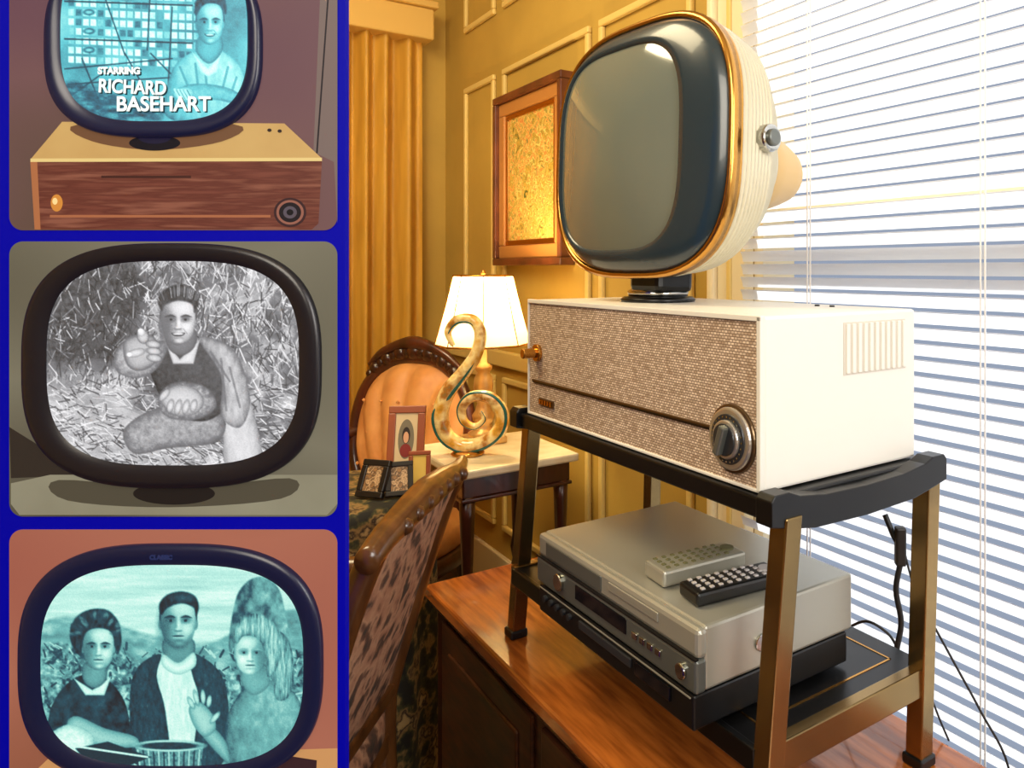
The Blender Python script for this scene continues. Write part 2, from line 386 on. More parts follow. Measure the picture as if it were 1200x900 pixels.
for px in(948,1152):
    xq,_=onwall(px,300,yb-.015)
    for dx in(-.004,.004): box('ladder_cord',bl,RM,xq+dx-.0012,xq+dx+.0012,yb-.0165,yb-.0145,WZ0+.01,WZ1-.03,M_cord)

# painting
pt=group('framed_painting',RM@Matrix.Translation((-2.4,WS,1.5)))
px0,_=onwall(587,200,WS-.02); px1,_=onwall(668,200,WS-.02); pz0,pz1=1.262,1.885
M_pf=mat('frame_wood',col(112,58,32),.35,c2=col(80,40,22),scale=12,coat=.3)
def barf(g,x0,x1,z0,z1,w,y0,y1,m,nm):
    for a in((x0,x1,z1-w,z1),(x0,x1,z0,z0+w),(x0,x0+w,z0+w,z1-w),(x1-w,x1,z0+w,z1-w)): box(nm,g,RM,a[0],a[1],y0,y1,a[2],a[3],m,bev=.004)
barf(pt,px0,px1,pz0,pz1,.026,WS-.055,WS-.001,M_pf,'outer_frame')
barf(pt,px0+.026,px1-.026,pz0+.026,pz1-.026,.046,WS-.04,WS-.001,mat('frame_inner',col(176,118,60),.4),'inner_frame')
barf(pt,px0+.072,px1-.072,pz0+.072,pz1-.072,.019,WS-.034,WS-.001,M_gold,'gold_liner')
def painting():
    m=mat('painting_canvas',col(200,160,70),.6); nt=m.node_tree; n=nt.nodes; b=n['Principled BSDF']
    tc=n.new('ShaderNodeTexCoord')
    nz=n.new('ShaderNodeTexNoise'); nz.inputs['Scale'].default_value=34; nz.inputs['Detail'].default_value=5; nz.inputs['Distortion'].default_value=1.2
    nt.links.new(tc.outputs['Object'],nz.inputs['Vector'])
    r=n.new('ShaderNodeValToRGB')
    cs=[(84,92,40),(206,160,60),(126,124,52),(236,204,112),(196,96,44),(222,182,84),(104,112,60),(232,190,96)]
    r.color_ramp.elements[0].position=.30; r.color_ramp.elements[0].color=col(*cs[0]); r.color_ramp.elements[1].position=.72; r.color_ramp.elements[1].color=col(*cs[7])
    for k in range(1,7): e=r.color_ramp.elements.new(.36+k*.047); e.color=col(*cs[k])
    nt.links.new(nz.outputs[0],r.inputs[0]); nt.links.new(r.outputs[0],b.inputs['Base Color']); return m
box('canvas',pt,RM,px0+.085,px1-.085,WS-.028,WS-.001,pz0+.085,pz1-.085,painting())

# curtain
cu=group('curtain',RM@Matrix.Translation((-CT+.08,.3,1)))
ya,yb2=-1.0,1.06; N=420; zt=2.23
def cx_(y,f): return -CT+.085+.030*math.sin(y*2*math.pi/.082+1.4*math.sin(y*9)+f*.3)+.012*math.sin(y*31+f)
vs=[];fs=[]
for k,zz in enumerate((.02,.6,1.3,1.9,zt)):
    for i in range(N+1):
        y=ya+(yb2-ya)*i/N; vs.append((cx_(y,(zt-zz)),y,zz))
for k in range(4):
    for i in range(N): a=k*(N+1)+i; fs.append((a,a+1,a+N+2,a+N+1))
mesh('drape',vs,fs,M_curt,cu,RM,smooth=True)
M_corn=mat('cornice_fabric',col(218,176,92),.6)
box('cornice_board',cu,RM,-CT+.002,-CT+.15,ya-.05,yb2+.03,zt-.01,zt+.12,M_corn,bev=.008)
box('cornice_cap',cu,RM,-CT+.002,-CT+.17,ya-.06,yb2+.045,zt+.12,zt+.15,M_corn,bev=.008)

# ================================================================ SIDE TABLE + LAMP + SCULPTURE
TX0,TX1,TY0,TY1,TZ=-2.31,-1.93,.72,1.08,.717
sd=group('side_table',RM@Matrix.Translation((-2.12,.9,0)))
box('marble_top',sd,RM,TX0,TX1,TY0,TY1,TZ-.024,TZ,M_marble,bev=.006)
box('apron',sd,RM,TX0+.02,TX1-.02,TY0+.02,TY1-.02,TZ-.08,TZ-.024,M_mahog,bev=.004)
box('apron_lip',sd,RM,TX0+.015,TX1-.015,TY0+.015,TY1-.015,TZ-.09,TZ-.08,M_mahog,bev=.003)
for x in(TX0+.04,TX1-.04):
    for y in(TY0+.04,TY1-.04):
        lathe('turned_leg',sd,RM@Matrix.Translation((x,y,0)),[(.012,.005),(.018,.02),(.012,.05),(.015,.2),(.018,.3),(.013,.32),(.020,.36),(.013,.4),(.017,.5),(.02,.58),(.022,.64)],M_mahog,20)
box('lower_stretcher',sd,RM,TX0+.05,TX1-.05,TY0+.05,TY1-.05,.16,.18,M_mahog,bev=.004)
lp=(-2.225,.91)
LM=RM@Matrix.Translation((lp[0],lp[1],TZ))
lm=group('table_lamp',LM)
M_lb=mat('lamp_brass',col(200,150,84),.3,.6,c2=col(226,196,140),scale=18)
box('base_plinth',lm,LM,-.055,.055,-.055,.055,.001,.022,M_lb,bev=.004)
lathe('column',lm,LM,[(.045,.022),(.046,.032),(.03,.04),(.022,.055),(.032,.07),(.034,.085),(.024,.10),(.018,.12),(.026,.14),(.030,.17),(.027,.2),(.018,.215),(.026,.225),(.026,.235),(.012,.245),(.010,.33),(.014,.34),(.010,.39)],M_lb,28)
M_shade=mat('shade_linen',col(255,240,205),.8,em=1.15,emc=col(255,234,176),trans=.5)
nb=8; rg=[]
for r,zz in((.142,.302),(.130,.345),(.114,.405),(.099,.465),(.088,.512)):
    rg.append([(r*math.cos(2*math.pi*(j+.5)/nb),r*math.sin(2*math.pi*(j+.5)/nb),zz) for j in range(nb)])
loft('shade',rg,M_shade,lm,LM,smooth=False,cap0=False,cap1=False)
for r,zz in((.143,.302),(.089,.512)):
    sweep('shade_trim',lm,[(r*math.cos(2*math.pi*(j+.5)/nb),r*math.sin(2*math.pi*(j+.5)/nb),zz) for j in range(nb)],.003,M_gold,LM,n=1,closed=True,seg=6)
for j in range(nb):
    a=2*math.pi*(j+.5)/nb; sweep('shade_rib',lm,[(r*math.cos(a),r*math.sin(a),zz) for r,zz in((.143,.302),(.131,.345),(.115,.405),(.100,.465),(.089,.512))],.0015,M_gold,LM,n=1,seg=6)
lathe('bulb',lm,LM,[(.008,.38),(.02,.40),(.024,.42),(.015,.44),(.0,.447)],mat('bulb_glow',col(255,240,200),.5,em=6,emc=col(255,220,150)),16)
lathe('finial',lm,LM,[(.003,.45),(.003,.512),(.007,.518),(.005,.528),(0,.53)],M_gold,12)
# sculpture
D=2.17
pts=[(531,404),(525,388),(536,374),(554,374),(563,390),(558,414),(543,436),(525,458),(516,484),(522,508),(541,521),(566,518),(585,503),(588,481),(574,465),(553,464),(541,477),(544,493),(557,499),(567,491),(564,482)]
Z0=wp(548,527,D)
SM=Matrix.Translation((Z0.x,D,TZ))
sc_=group('scroll_sculpture',SM)
M_sc=mat('swirl_glass',col(150,92,30),.12,c2=[col(226,168,66),col(250,226,160),col(176,112,40),col(90,120,90)],scale=16,ramp=(.3,.72),coat=.8)
q=[Vector(((a-548)/F*D,0,(527-b)/F*D+.012)) for a,b in pts]
rd=[.006,.010,.014,.016,.017,.018,.020,.022,.023,.023,.022,.021,.020,.019,.017,.016,.014,.012,.010,.008,.006]
sweep('scroll',sc_,q,rd,M_sc,SM,n=6,seg=14,up=(0,1,0))
cen=Vector(((562-548)/F*D,0,(527-484)/F*D))
off=[]
for i,v in enumerate(q):
    n_=(v-cen); n_.y=0
    if n_.length>1e-4: n_.normalize()
    off.append(v+n_*rd[i]*.62*(1 if i>7 else -1)+Vector((0,-rd[i]*.62,0)))
sweep('scroll_teal_edge',sc_,off,[r*.28 for r in rd],mat('teal_glass',col(36,96,92),.1,coat=.8),SM,n=6,seg=8,up=(0,1,0))
lathe('foot',sc_,SM,[(.045,.001),(.047,.006),(.04,.011),(.02,.014)],M_gold,28)

# ================================================================ VICTORIAN ARMCHAIR
AO=Matrix.Translation((-1.03,2.50,0))@Matrix.Rotation(math.radians(-20),4,'Z')
ac=group('victorian_armchair',AO)
BK=AO@Matrix.Translation((0,.20,.665))@Matrix.Rotation(math.radians(-8),4,'X')
rings=[]
for k in range(16):
    qd=1-k/16.5
    ring=[]
    for x,z in se(0,0,.235*qd,.255*qd,2.3,96):
        bulge=-.055*(1-qd**3); tuft=.022*abs(math.sin(math.atan2(x,z+.45)*17))*min(1,(1-qd)*6)
        ring.append((x,bulge-tuft,z))
    rings.append(ring)
loft('tufted_back',rings,M_peach,ac,BK,cap0=False)
loft('back_pad',[sering(.235,.255,.0,2.3),sering(.23,.25,.035,2.3)],M_peach,ac,BK)
sweep('back_frame',ac,[(x,0,z) for x,z in se(0,0,.247,.267,2.3,40)],.021,M_mahog,BK,n=2,closed=True,seg=10)
for i in range(-7,8):
    a=i*.115; x=.262*math.sin(a)*1.03; z=.285*math.cos(a)+.006; r=.030-.0018*abs(i)+(.006 if i%2==0 else 0)
    lathe('crest_carving',ac,BK@Matrix.Translation((x,-.008,z)),[(0,-r),(r*.7,-r*.7),(r,0),(r*.7,r*.7),(0,r)],M_mahog,10)
sweep('crest_scroll',ac,[(-.2,-.012,.235),(-.14,-.02,.28),(-.06,-.024,.312),(0,-.026,.32),(.06,-.024,.312),(.14,-.02,.28),(.2,-.012,.235)],[.008,.016,.02,.026,.02,.016,.008],M_mahog,BK,n=5)
for i in range(-2,3):
    for j in(-1,0,1):
        lathe('button',ac,BK@Matrix.Translation((i*.075+(.03 if j==0 else 0)-.015,-.062,j*.11)),[(0,-.007),(.007,0),(0,.007)],M_peach,10)
loft('seat_cushion',[[(x,y,z) for x,y in se(0,0,a,b,4,48)] for a,b,z in((.25,.235,.31),(.265,.25,.34),(.265,.25,.39),(.24,.225,.43),(.12,.12,.45))],M_peach,ac,AO)
loft('seat_rail',[[(x,y,z) for x,y in se(0,0,a,b,4,48)] for a,b,z in((.255,.24,.25),(.268,.253,.26),(.268,.253,.305),(.255,.24,.315))],M_mahog,ac,AO)
for s in(-1,1):
    sweep('arm',ac,[(s*.235,.21,.66),(s*.275,.12,.645),(s*.285,0,.63),(s*.28,-.1,.60),(s*.265,-.13,.55),(s*.27,-.10,.47),(s*.26,-.17,.38),(s*.25,-.20,.30)],[.02,.022,.024,.024,.02,.018,.022,.022],M_mahog,AO)
    sweep('arm_pad',ac,[(s*.27,.13,.665),(s*.283,.03,.655),(s*.28,-.06,.635)],[.018,.028,.018],M_peach,AO)
    sweep('front_leg',ac,[(s*.235,-.21,.27),(s*.255,-.235,.2),(s*.245,-.225,.1),(s*.245,-.235,.012)],[.035,.028,.016,.02],M_mahog,AO)
    sweep('back_leg',ac,[(s*.21,.21,.28),(s*.21,.225,.15),(s*.21,.26,.013)],[.025,.02,.017],M_mahog,AO)
    sweep('back_post',ac,[(s*.21,.2,.30),(s*.2,.20,.45),(s*.19,.19,.5)],.024,M_mahog,AO)

# ================================================================ DINING CHAIR
dc=group('dining_chair',Matrix.Translation((-.75,1.23,0)))
prof=[(-.50,.012),(-.545,.25),(-.555,.42),(-.540,.5),(-.495,.65),(-.445,.80),(-.412,.875)]
YN,YF=1.03,1.415
for y,nm in((YN,'near_post'),(YF,'far_post')):
    sweep(nm,dc,[(x-(.004 if y==YF else 0),y,z) for x,z in prof],[.022,.024,.026,.024,.022,.020,.017],M_chairw,n=5,seg=12)
rail=[]
for i in range(9):
    f=i/8; y=YN-.05+(YF+.02-YN+.05)*f; x=-.408; z=.875+.014*math.sin(math.pi*f)+(.012 if i==8 else 0)-(.006 if i==0 else 0)
    rail.append((x-.006*(f>.9),y,z))
sweep('top_rail',dc,rail,[.016,.018,.020,.022,.024,.022,.020,.017,.010],M_chairw,n=4,seg=12,flat=1.15)
for i in range(7):
    lathe('rail_carving',dc,Matrix.Translation((-.394,YN+.05+i*.046,.878+.012*math.sin(math.pi*(i+1)/8))),[(0,-.014),(.011,-.008),(.013,0),(.011,.008),(0,.014)],M_chairw,10)
def xz(z):
    for (a,b),(c,d) in zip(prof,prof[1:]):
        if b<=z<=d: return a+(c-a)*(z-b)/(d-b)
    return prof[-1][0]
vs=[];fs=[]
NZ,NY=16,10
for sgn in(1,-1):
    for i in range(NZ+1):
        z=.47+(.86-.47)*i/NZ
        for j in range(NY+1):
            y=YN+.015+(YF-YN-.03)*j/NY; b=.014*abs(math.sin(math.pi*j/NY))**.5*abs(math.sin(math.pi*i/NZ))**.5
            vs.append((xz(z)+sgn*(.006+b),y,z))
for k in range(2):
    o=k*(NZ+1)*(NY+1)
    for i in range(NZ):
        for j in range(NY): a=o+i*(NY+1)+j; fs.append((a,a+1,a+NY+2,a+NY+1))
mesh('upholstered_back',vs,fs,M_tap,dc,smooth=True)
box('lower_rail',dc,I4,-.563,-.530,YN,YF,.455,.485,M_chairw,bev=.006)
loft('seat',[[(-.755+x,1.225+y,z) for x,y in se(0,0,a,b,5,48)] for a,b,z in((.21,.205,.39),(.225,.215,.40),(.225,.215,.44),(.20,.19,.475),(.1,.1,.485))],M_tap,dc)
box('seat_frame',dc,I4,-.97,-.54,1.02,1.43,.35,.395,M_chairw,bev=.006)
for y in(1.05,1.40): sweep('front_leg',dc,[(-.95,y,.36),(-.955,y,.2),(-.955,y,.012)],[.026,.02,.016],M_chairw)
for y in(YN,YF): 
    sweep('arm',dc,[(-.49,y,.66),(-.58,y,.69),(-.72,y,.685),(-.84,y,.665),(-.86,y,.63),(-.84,y,.58),(-.85,y,.38)],[.018,.02,.022,.022,.02,.018,.02],M_chairw,n=5)

# ================================================================ PHOTO TABLE WITH FRAMES
TC=Vector((-.79,1.80,0)); TT=.725
tm=Matrix.Translation(TC)
ptb=group('draped_round_table',tm)
rg=[]
for z,r,am in((TT,0.0,0),(TT,.18,0),(TT-.004,.192,.0),(TT-.03,.196,.002),(TT-.2,.196,.006),(TT-.45,.196,.009),(.015,.196,.012)):
    rg.append([((r+am*math.sin(9*2*math.pi*j/96))*math.cos(2*math.pi*j/96),(r+am*math.sin(9*2*math.pi*j/96))*math.sin(2*math.pi*j/96),z) for j in range(96)])
loft('cloth',rg,M_cloth,ptb,tm,cap0=False,cap1=False)
def pic(px,py,d,w,h,mf,yaw=0,lean=-12,mat_=(214,190,150),face=True,mnt=None):
    b=wp(px,py,d); Mx=Matrix.Translation((b.x,b.y,TT+.005))@Matrix.Rotation(math.radians(yaw),4,'Z')@Matrix.Rotation(math.radians(lean),4,'X')
    g=group('picture_frame',Mx); t=.012*1; fw=w*.2; tl=math.tan(math.radians(-lean))
    for a in((-w/2,w/2,0,fw),(-w/2,w/2,h-fw,h),(-w/2,-w/2+fw,fw,h-fw),(w/2-fw,w/2,fw,h-fw)): box('frame_bar',g,Mx,a[0],a[1],-t/2,t/2,a[2],a[3],mf,bev=.002)
    box('mount',g,Mx,-w/2+fw,w/2-fw,-.002,.004,fw,h-fw,mnt or mat('mount',col(*mat_),.7))
    if face:
        iw=(w-2*fw)*.36; zc=h/2
        def fl(nm,cx,cz,a,bb,m,y): mesh(nm,[(x,y,z) for x,z in se(cx,cz,a,bb,2,28)],[tuple(range(28))],m,g,Mx,tri=True)
        fl('backdrop',0,zc,iw,(h-2*fw)*.38,mat('bd',col(120,110,90),.6),-.0024)
        fl('shoulders',0,zc-(h-2*fw)*.22,iw*.7,(h-2*fw)*.13,mat('sh',col(130,36,30),.6),-.0027)
        fl('hair',0,zc+(h-2*fw)*.07,iw*.5,(h-2*fw)*.16,mat('hr',col(40,26,18),.6),-.003)
        fl('face',0,zc+(h-2*fw)*.03,iw*.34,(h-2*fw)*.11,mat('fc',col(214,160,124),.6),-.0033)
    sweep('easel_leg',g,[(0,.008,h*.5),(0,.04,.04*tl+.006)],.003,mf,Mx,n=2,seg=6)
    return g
M_fb=mat('frame_cherry',col(150,74,34),.35); M_fk=mat('frame_black',col(24,18,16),.35)
M_sn=mat('snapshot',col(150,110,70),.5,c2=[col(70,50,36),col(206,170,130),col(120,90,60)],scale=70,ramp=(.4,.6))
pic(474,550,1.93,.092,.168,M_fb,yaw=6)
pic(491,575,1.80,.050,.085,M_fb,yaw=12,mat_=(226,190,90),face=False)
pic(468,585,1.73,.060,.080,M_fk,yaw=20,lean=-30,face=False,mnt=M_sn)
pic(432,590,1.72,.070,.085,M_fk,yaw=-14,lean=-25,face=False,mnt=M_sn)

# ================================================================ RUG + CABLES
rg_=group('area_rug',RM@Matrix.Translation((-2.3,0,0)))
box('rug_field',rg_,RM,-3.05,-1.76,-.9,.98,.0005,.0045,mat('rug_pile',col(196,176,130),.9,c2=[col(120,150,100),col(214,196,150),col(120,60,40),col(180,200,150)],scale=7,ramp=(.36,.64)),bev=.001)
box('rug_border',rg_,RM,-3.1,-1.71,-.95,1.03,.0002,.003,mat('rug_edge',col(90,40,30),.9),bev=.001)
ce=group('power_cable',Matrix.Translation((.33,1.17,.75)))
sweep('cable_black',ce,[wp(1037,603,1.20),wp(1046,625,1.19),wp(1056,650,1.18),wp(1050,690,1.18),wp(1056,730,1.18),wp(1050,770,1.18),wp(1058,800,1.18)],.0045,M_cable)
box('plug',ce,Matrix.Translation(wp(1055,640,1.18)),-.008,.008,-.008,.008,-.03,.03,M_cable,bev=.003)
sweep('cable_thin',ce,[wp(1058,640,1.18),wp(1072,690,1.17),wp(1090,725,1.15),wp(1120,780,1.13),wp(1150,835,1.11),wp(1182,900,1.09),wp(1190,1000,1.09)],.0018,M_cable)
sweep('cable_loop',ce,[wp(990,738,1.27),wp(1015,728,1.22),wp(1040,742,1.20),wp(1052,760,1.19)],.0022,M_cable)
sweep('cable_low',ce,[wp(1085,800,1.15),wp(1100,840,1.14),wp(1112,868,1.13)],.0016,M_cable)

# ================================================================ DISPLAY BOARD WITH THREE PRINTS
k_=.7/F; YB=.7
def bx(px): return (px-CX)*k_
def bz_(py): return CZ+(CY-py)*k_
M_navy=mat('navy_board',col(0,0,120),.6,em=.55,emc=col(0,0,150),spec=.1)  # glow added to keep the blue saturated; the board is no lamp
bd=group('display_board',Matrix.Translation((bx(200),YB,0)))
box('board',bd,I4,bx(-40),bx(404.5),YB,YB+.008,.42,1.62,M_navy)
for x in(bx(30),bx(330)):
    box('post',bd,I4,x-.012,x+.012,YB+.008,YB+.03,.02,1.55,M_blk)
    box('foot_bar',bd,I4,x-.015,x+.015,YB-.12,YB+.16,.0,.02,M_blk,bev=.003)
order=[0]; ST=.00005; BASE=.001
def art(par,name,pts,m,smooth=True,n=5):
    order[0]+=1
    P=[(bx(a),0,bz_(b)) for a,b in pts]
    if smooth: P=[tuple(v) for v in cm(P,n,True)]
    y=YB-BASE-order[0]*ST
    cx=sum(p_[0] for p_ in P)/len(P); cz=sum(p_[2] for p_ in P)/len(P)
    return mesh(name,[(p_[0]-cx,0,p_[2]-cz) for p_ in P],[tuple(range(len(P)))],m,par,Matrix.Translation((cx,y,cz)),tri=True)
def ell(cx,cy,a,b,e=2,N=36): return se(cx,cy,a,b,e,N)
def rrect(x0,x1,y0,y1,r=16):
    o=[]
    for cx,cy,a0 in((x1-r,y0+r,-90),(x1-r,y1-r,0),(x0+r,y1-r,90),(x0+r,y0+r,180)):
        for i in range(9):
            a=math.radians(a0+i*90/8); o.append((cx+r*math.cos(a),cy+r*math.sin(a)))
    return o
def bezel(par,cx,cy,a,b,ia,ib,icx,icy,m,e=2.9):
    R=[]
    for f,h in((0,0),(0,.003),(.06,.0055),(.3,.0065),(.75,.0058),(1,.0032)):
        R.append([(bx(x),YB-BASE-h,bz_(z)) for x,z in [((1-f)*p0[0]+f*p1[0],(1-f)*p0[1]+f*p1[1]) for p0,p1 in zip(se(cx,cy,a,b,e,96),se(icx,icy,ia,ib,e+.2,96))]])
    loft('bezel',R,m,par,I4,cap0=False,cap1=False)
M_bzk=mat('bezel_black',col(20,18,24),.3,em=.2,emc=col(24,22,34))
M_bzn=mat('bezel_navy',col(14,18,44),.3,em=.3,emc=col(20,28,66))
# ---- film stills: tone arrays stored as vertex colours on the screen mesh
rng=np.random.default_rng(7)
class Still:
    def __init__(s,x0,x1,y0,y1,st=.8):
        s.x=np.arange(x0,x1,st); s.y=np.arange(y0,y1,st); s.X,s.Y=np.meshgrid(s.x,s.y); s.g=np.full(s.X.shape,.5); s.st=st
    def noise(s,sx,sy=None,octv=4):
        sy=sy or sx; out=np.zeros(s.X.shape); amp=1;tot=0
        for o in range(octv):
            gx=int((s.x[-1]-s.x[0])/sx)+3; gy=int((s.y[-1]-s.y[0])/sy)+3
            G=rng.random((gy,gx)); u=(s.X-s.x[0])/sx; v=(s.Y-s.y[0])/sy
            i=u.astype(int);j=v.astype(int);fu=u-i;fv=v-j; fu=fu*fu*(3-2*fu); fv=fv*fv*(3-2*fv)
            out+=amp*((G[j,i]*(1-fu)+G[j,i+1]*fu)*(1-fv)+(G[j+1,i]*(1-fu)+G[j+1,i+1]*fu)*fv); tot+=amp; amp*=.6; sx=max(sx/2,.9); sy=max(sy/2,.9)
        return out/tot
    def ell(s,cx,cy,a,b,v,soft=1.6,rot=0,al=1,shade=0,edge=0,tex=0):
        c,q=math.cos(rot),math.sin(rot); dx=s.X-cx; dy=s.Y-cy
        u=(dx*c+dy*q)/a; w=(-dx*q+dy*c)/b; r=np.sqrt(u*u+w*w); d=(1-r)*min(a,b)
        m=np.clip(d/soft+.5,0,1)*al
        val=v+shade*(u*.7-w*.5)+edge*np.exp(-np.maximum(d,0)/(min(a,b)*.35))
        if tex: val=val+tex*(s.noise(5,octv=3)-.5)
        s.g=s.g*(1-m)+val*m
    def poly(s,pts,v,soft=1.6,smooth=True,shade=0,edge=0,ew=6,tex=0,ts=(4,4),al=1):
        P=np.array([(q[0],q[1]) for q in cm([(a,b,0) for a,b in pts],5,True)]) if smooth else np.array(pts,float)
        x0,y0=P.min(0)-4; x1,y1=P.max(0)+4
        ix=np.where((s.x>=x0)&(s.x<=x1))[0]; iy=np.where((s.y>=y0)&(s.y<=y1))[0]
        if len(ix)<2 or len(iy)<2: return
        sl=(slice(iy[0],iy[-1]+1),slice(ix[0],ix[-1]+1)); X=s.X[sl];Y=s.Y[sl]
        D=np.full(X.shape,1e9); ins=np.zeros(X.shape,bool)
        for k in range(len(P)):
            ax,ay=P[k-1]; bx_,by=P[k]; ex,ey=bx_-ax,by-ay; l=ex*ex+ey*ey+1e-9
            t=np.clip(((X-ax)*ex+(Y-ay)*ey)/l,0,1); D=np.minimum(D,(X-ax-t*ex)**2+(Y-ay-t*ey)**2)
            if ey!=0: ins^=((ay>Y)!=(by>Y))&(X<ex*(Y-ay)/ey+ax)
        d=np.sqrt(D)*np.where(ins,1,-1); m=np.clip(d/soft+.5,0,1)*al
        val=v+edge*np.exp(-np.maximum(d,0)/ew)+shade*((X-(x0+x1)/2)/(x1-x0)*1.4-(Y-(y0+y1)/2)/(y1-y0))
        if tex: val=val+tex*(s.noise(ts[0],ts[1],3)[sl]-.5)*2
        s.g[sl]=s.g[sl]*(1-m)+val*m
    def line(s,x0,y0,x1,y1,w,v,al=1):
        X0_,X1_=min(x0,x1)-w-2,max(x0,x1)+w+2; Y0_,Y1_=min(y0,y1)-w-2,max(y0,y1)+w+2
        ix=np.where((s.x>=X0_)&(s.x<=X1_))[0]; iy=np.where((s.y>=Y0_)&(s.y<=Y1_))[0]
        if len(ix)<1 or len(iy)<1: return
        sl=(slice(iy[0],iy[-1]+1),slice(ix[0],ix[-1]+1)); X=s.X[sl];Y=s.Y[sl]
        ex,ey=x1-x0,y1-y0; t=np.clip(((X-x0)*ex+(Y-y0)*ey)/(ex*ex+ey*ey+1e-9),0,1)
        d=np.sqrt((X-x0-t*ex)**2+(Y-y0-t*ey)**2); m=np.clip((w-d)/.9+.5,0,1)*al
        s.g[sl]=s.g[sl]*(1-m)+v*m
    def head(s,cx,cy,w,h,v=.72,d=1,hair=.08,hairpts=None,hl=.3,smile=0):
        """portrait: hair, ears, face volume, sockets, eyes, brows, nose, mouth, chin"""
        s.ell(cx,cy-h*.10,w*.54,h*.46,hair,tex=.15)
        for q in(-1,1): s.ell(cx+q*w*.49,cy+h*.04,w*.07,h*.11,v-.2,edge=-.2)
        s.poly([(cx-w*.5,cy-h*.2),(cx-w*.35,cy-h*.46),(cx,cy-h*.52),(cx+w*.35,cy-h*.46),(cx+w*.5,cy-h*.2),(cx+w*.47,cy+h*.17),(cx+w*.33,cy+h*.42),(cx,cy+h*.54),(cx-w*.33,cy+h*.42),(cx-w*.47,cy+h*.17)],v,edge=-.32,ew=w*.10,shade=.2*d,soft=1.8)
        s.ell(cx-d*w*.36,cy+h*.10,w*.20,h*.40,v-.42,soft=w*.26,al=.75)
        s.ell(cx+d*w*.10,cy-h*.30,w*.24,h*.10,v+.14,soft=w*.18,al=.7)
        s.ell(cx+d*w*.24,cy+h*.14,w*.13,h*.09,v+.16,soft=w*.16,al=.8)
        for q in(-1,1):
            s.ell(cx+q*w*.21,cy-h*.055,w*.15,h*.075,v-.44,soft=w*.11,al=.8)
            s.ell(cx+q*w*.21,cy-h*.035,w*.07,h*.020,v-.1,soft=1,al=.6); s.ell(cx+q*w*.21,cy-h*.035,w*.045,h*.026,.05,soft=1)
            s.poly([(cx+q*w*.07,cy-h*.095),(cx+q*w*.22,cy-h*.15),(cx+q*w*.40,cy-h*.09),(cx+q*w*.22,cy-h*.10)],hair+.04,soft=1.2,al=.95)
        s.ell(cx-d*w*.06,cy+h*.06,w*.045,h*.12,v-.3,soft=w*.08,al=.6)
        s.ell(cx+d*w*.015,cy+h*.05,w*.04,h*.13,v+.2,soft=w*.07,al=.8)
        s.ell(cx,cy+h*.175,w*.10,h*.025,v-.42,soft=1.5,al=.8); s.ell(cx,cy+h*.145,w*.07,h*.03,v+.14,soft=1.6,al=.7)
        if smile:
            s.poly([(cx-w*.20,cy+h*.26),(cx,cy+h*.28),(cx+w*.20,cy+h*.26),(cx+w*.11,cy+h*.33),(cx-w*.11,cy+h*.33)],.1,soft=1.2); s.poly([(cx-w*.15,cy+h*.275),(cx+w*.15,cy+h*.275),(cx+w*.09,cy+h*.305),(cx-w*.09,cy+h*.305)],.97,soft=1.1)
            for q in(-1,1): s.line(cx+q*w*.15,cy+h*.17,cx+q*w*.26,cy+h*.28,.6,v-.3,.6)
        else:
            s.poly([(cx-w*.17,cy+h*.285),(cx,cy+h*.265),(cx+w*.17,cy+h*.285),(cx,cy+h*.308)],.14,soft=1.2,al=.85); s.ell(cx,cy+h*.325,w*.11,h*.02,v+.08,soft=1.5,al=.7)
        s.ell(cx,cy+h*.375,w*.12,h*.02,v-.28,soft=2,al=.6); s.ell(cx+d*w*.03,cy+h*.44,w*.10,h*.04,v+.14,soft=2.5,al=.7)
        if hairpts: s.poly(hairpts,hair,tex=.18,ts=(2.5,6),soft=2.4)
        if hairpts and hl:
            xs_=[a for a,b in hairpts]; ys_=[b for a,b in hairpts]; s.ell((min(xs_)+max(xs_))/2+d*w*.12,min(ys_)+h*.14,w*.22,h*.06,hair+hl,soft=w*.16,al=.75,tex=.4)
    def build(s,par,cx,cy,a,b,tint,e=3.0,y=.0028,gain=.97):
        s.g+= (rng.random(s.g.shape)-.5)*.09
        g=np.clip(s.g,0,1); pos=[t[0] for t in tint]
        rgb=np.stack([np.interp(g,pos,[L(t[1][k]) for t in tint]) for k in range(3)]+[np.ones_like(g)],-1).reshape(-1,4)
        H,W=g.shape; cxw,czw=bx(cx),bz_(cy)
        V=np.stack([(s.X-CX)*k_-cxw,np.zeros_like(s.X),CZ+(CY-s.Y)*k_-czw],-1).reshape(-1,3)
        ii,jj=np.meshgrid(np.arange(H-1),np.arange(W-1),indexing='ij'); q=(ii*W+jj).ravel()
        mx=(s.X[:-1,:-1].ravel()-cx)/a; my=(s.Y[:-1,:-1].ravel()-cy)/b
        q=q[(np.abs(mx)**e+np.abs(my)**e)<1]
        Fq=np.stack([q,q+W,q+W+1,q+1],-1)
        me=bpy.data.meshes.new('screen_picture'); me.vertices.add(len(V)); me.vertices.foreach_set('co',V.ravel().astype(np.float32))
        me.loops.add(Fq.size); me.loops.foreach_set('vertex_index',Fq.ravel().astype(np.int32))
        me.polygons.add(len(Fq)); me.polygons.foreach_set('loop_start',(np.arange(len(Fq))*4).astype(np.int32)); 
        me.update(calc_edges=True); me.validate()
        ca=me.color_attributes.new('tone','FLOAT_COLOR','POINT'); ca.data.foreach_set('color',rgb.ravel().astype(np.float32))
        m=bpy.data.materials.new('screen_print_glow'); m.use_nodes=True; nt=m.node_tree; bs=nt.nodes['Principled BSDF']  # flat picture of a lit screen, emission added to control its colour
        at=nt.nodes.new('ShaderNodeVertexColor'); at.layer_name='tone'; bs.inputs['Base Color'].default_value=(.02,.02,.02,1); bs.inputs['Roughness'].default_value=.4
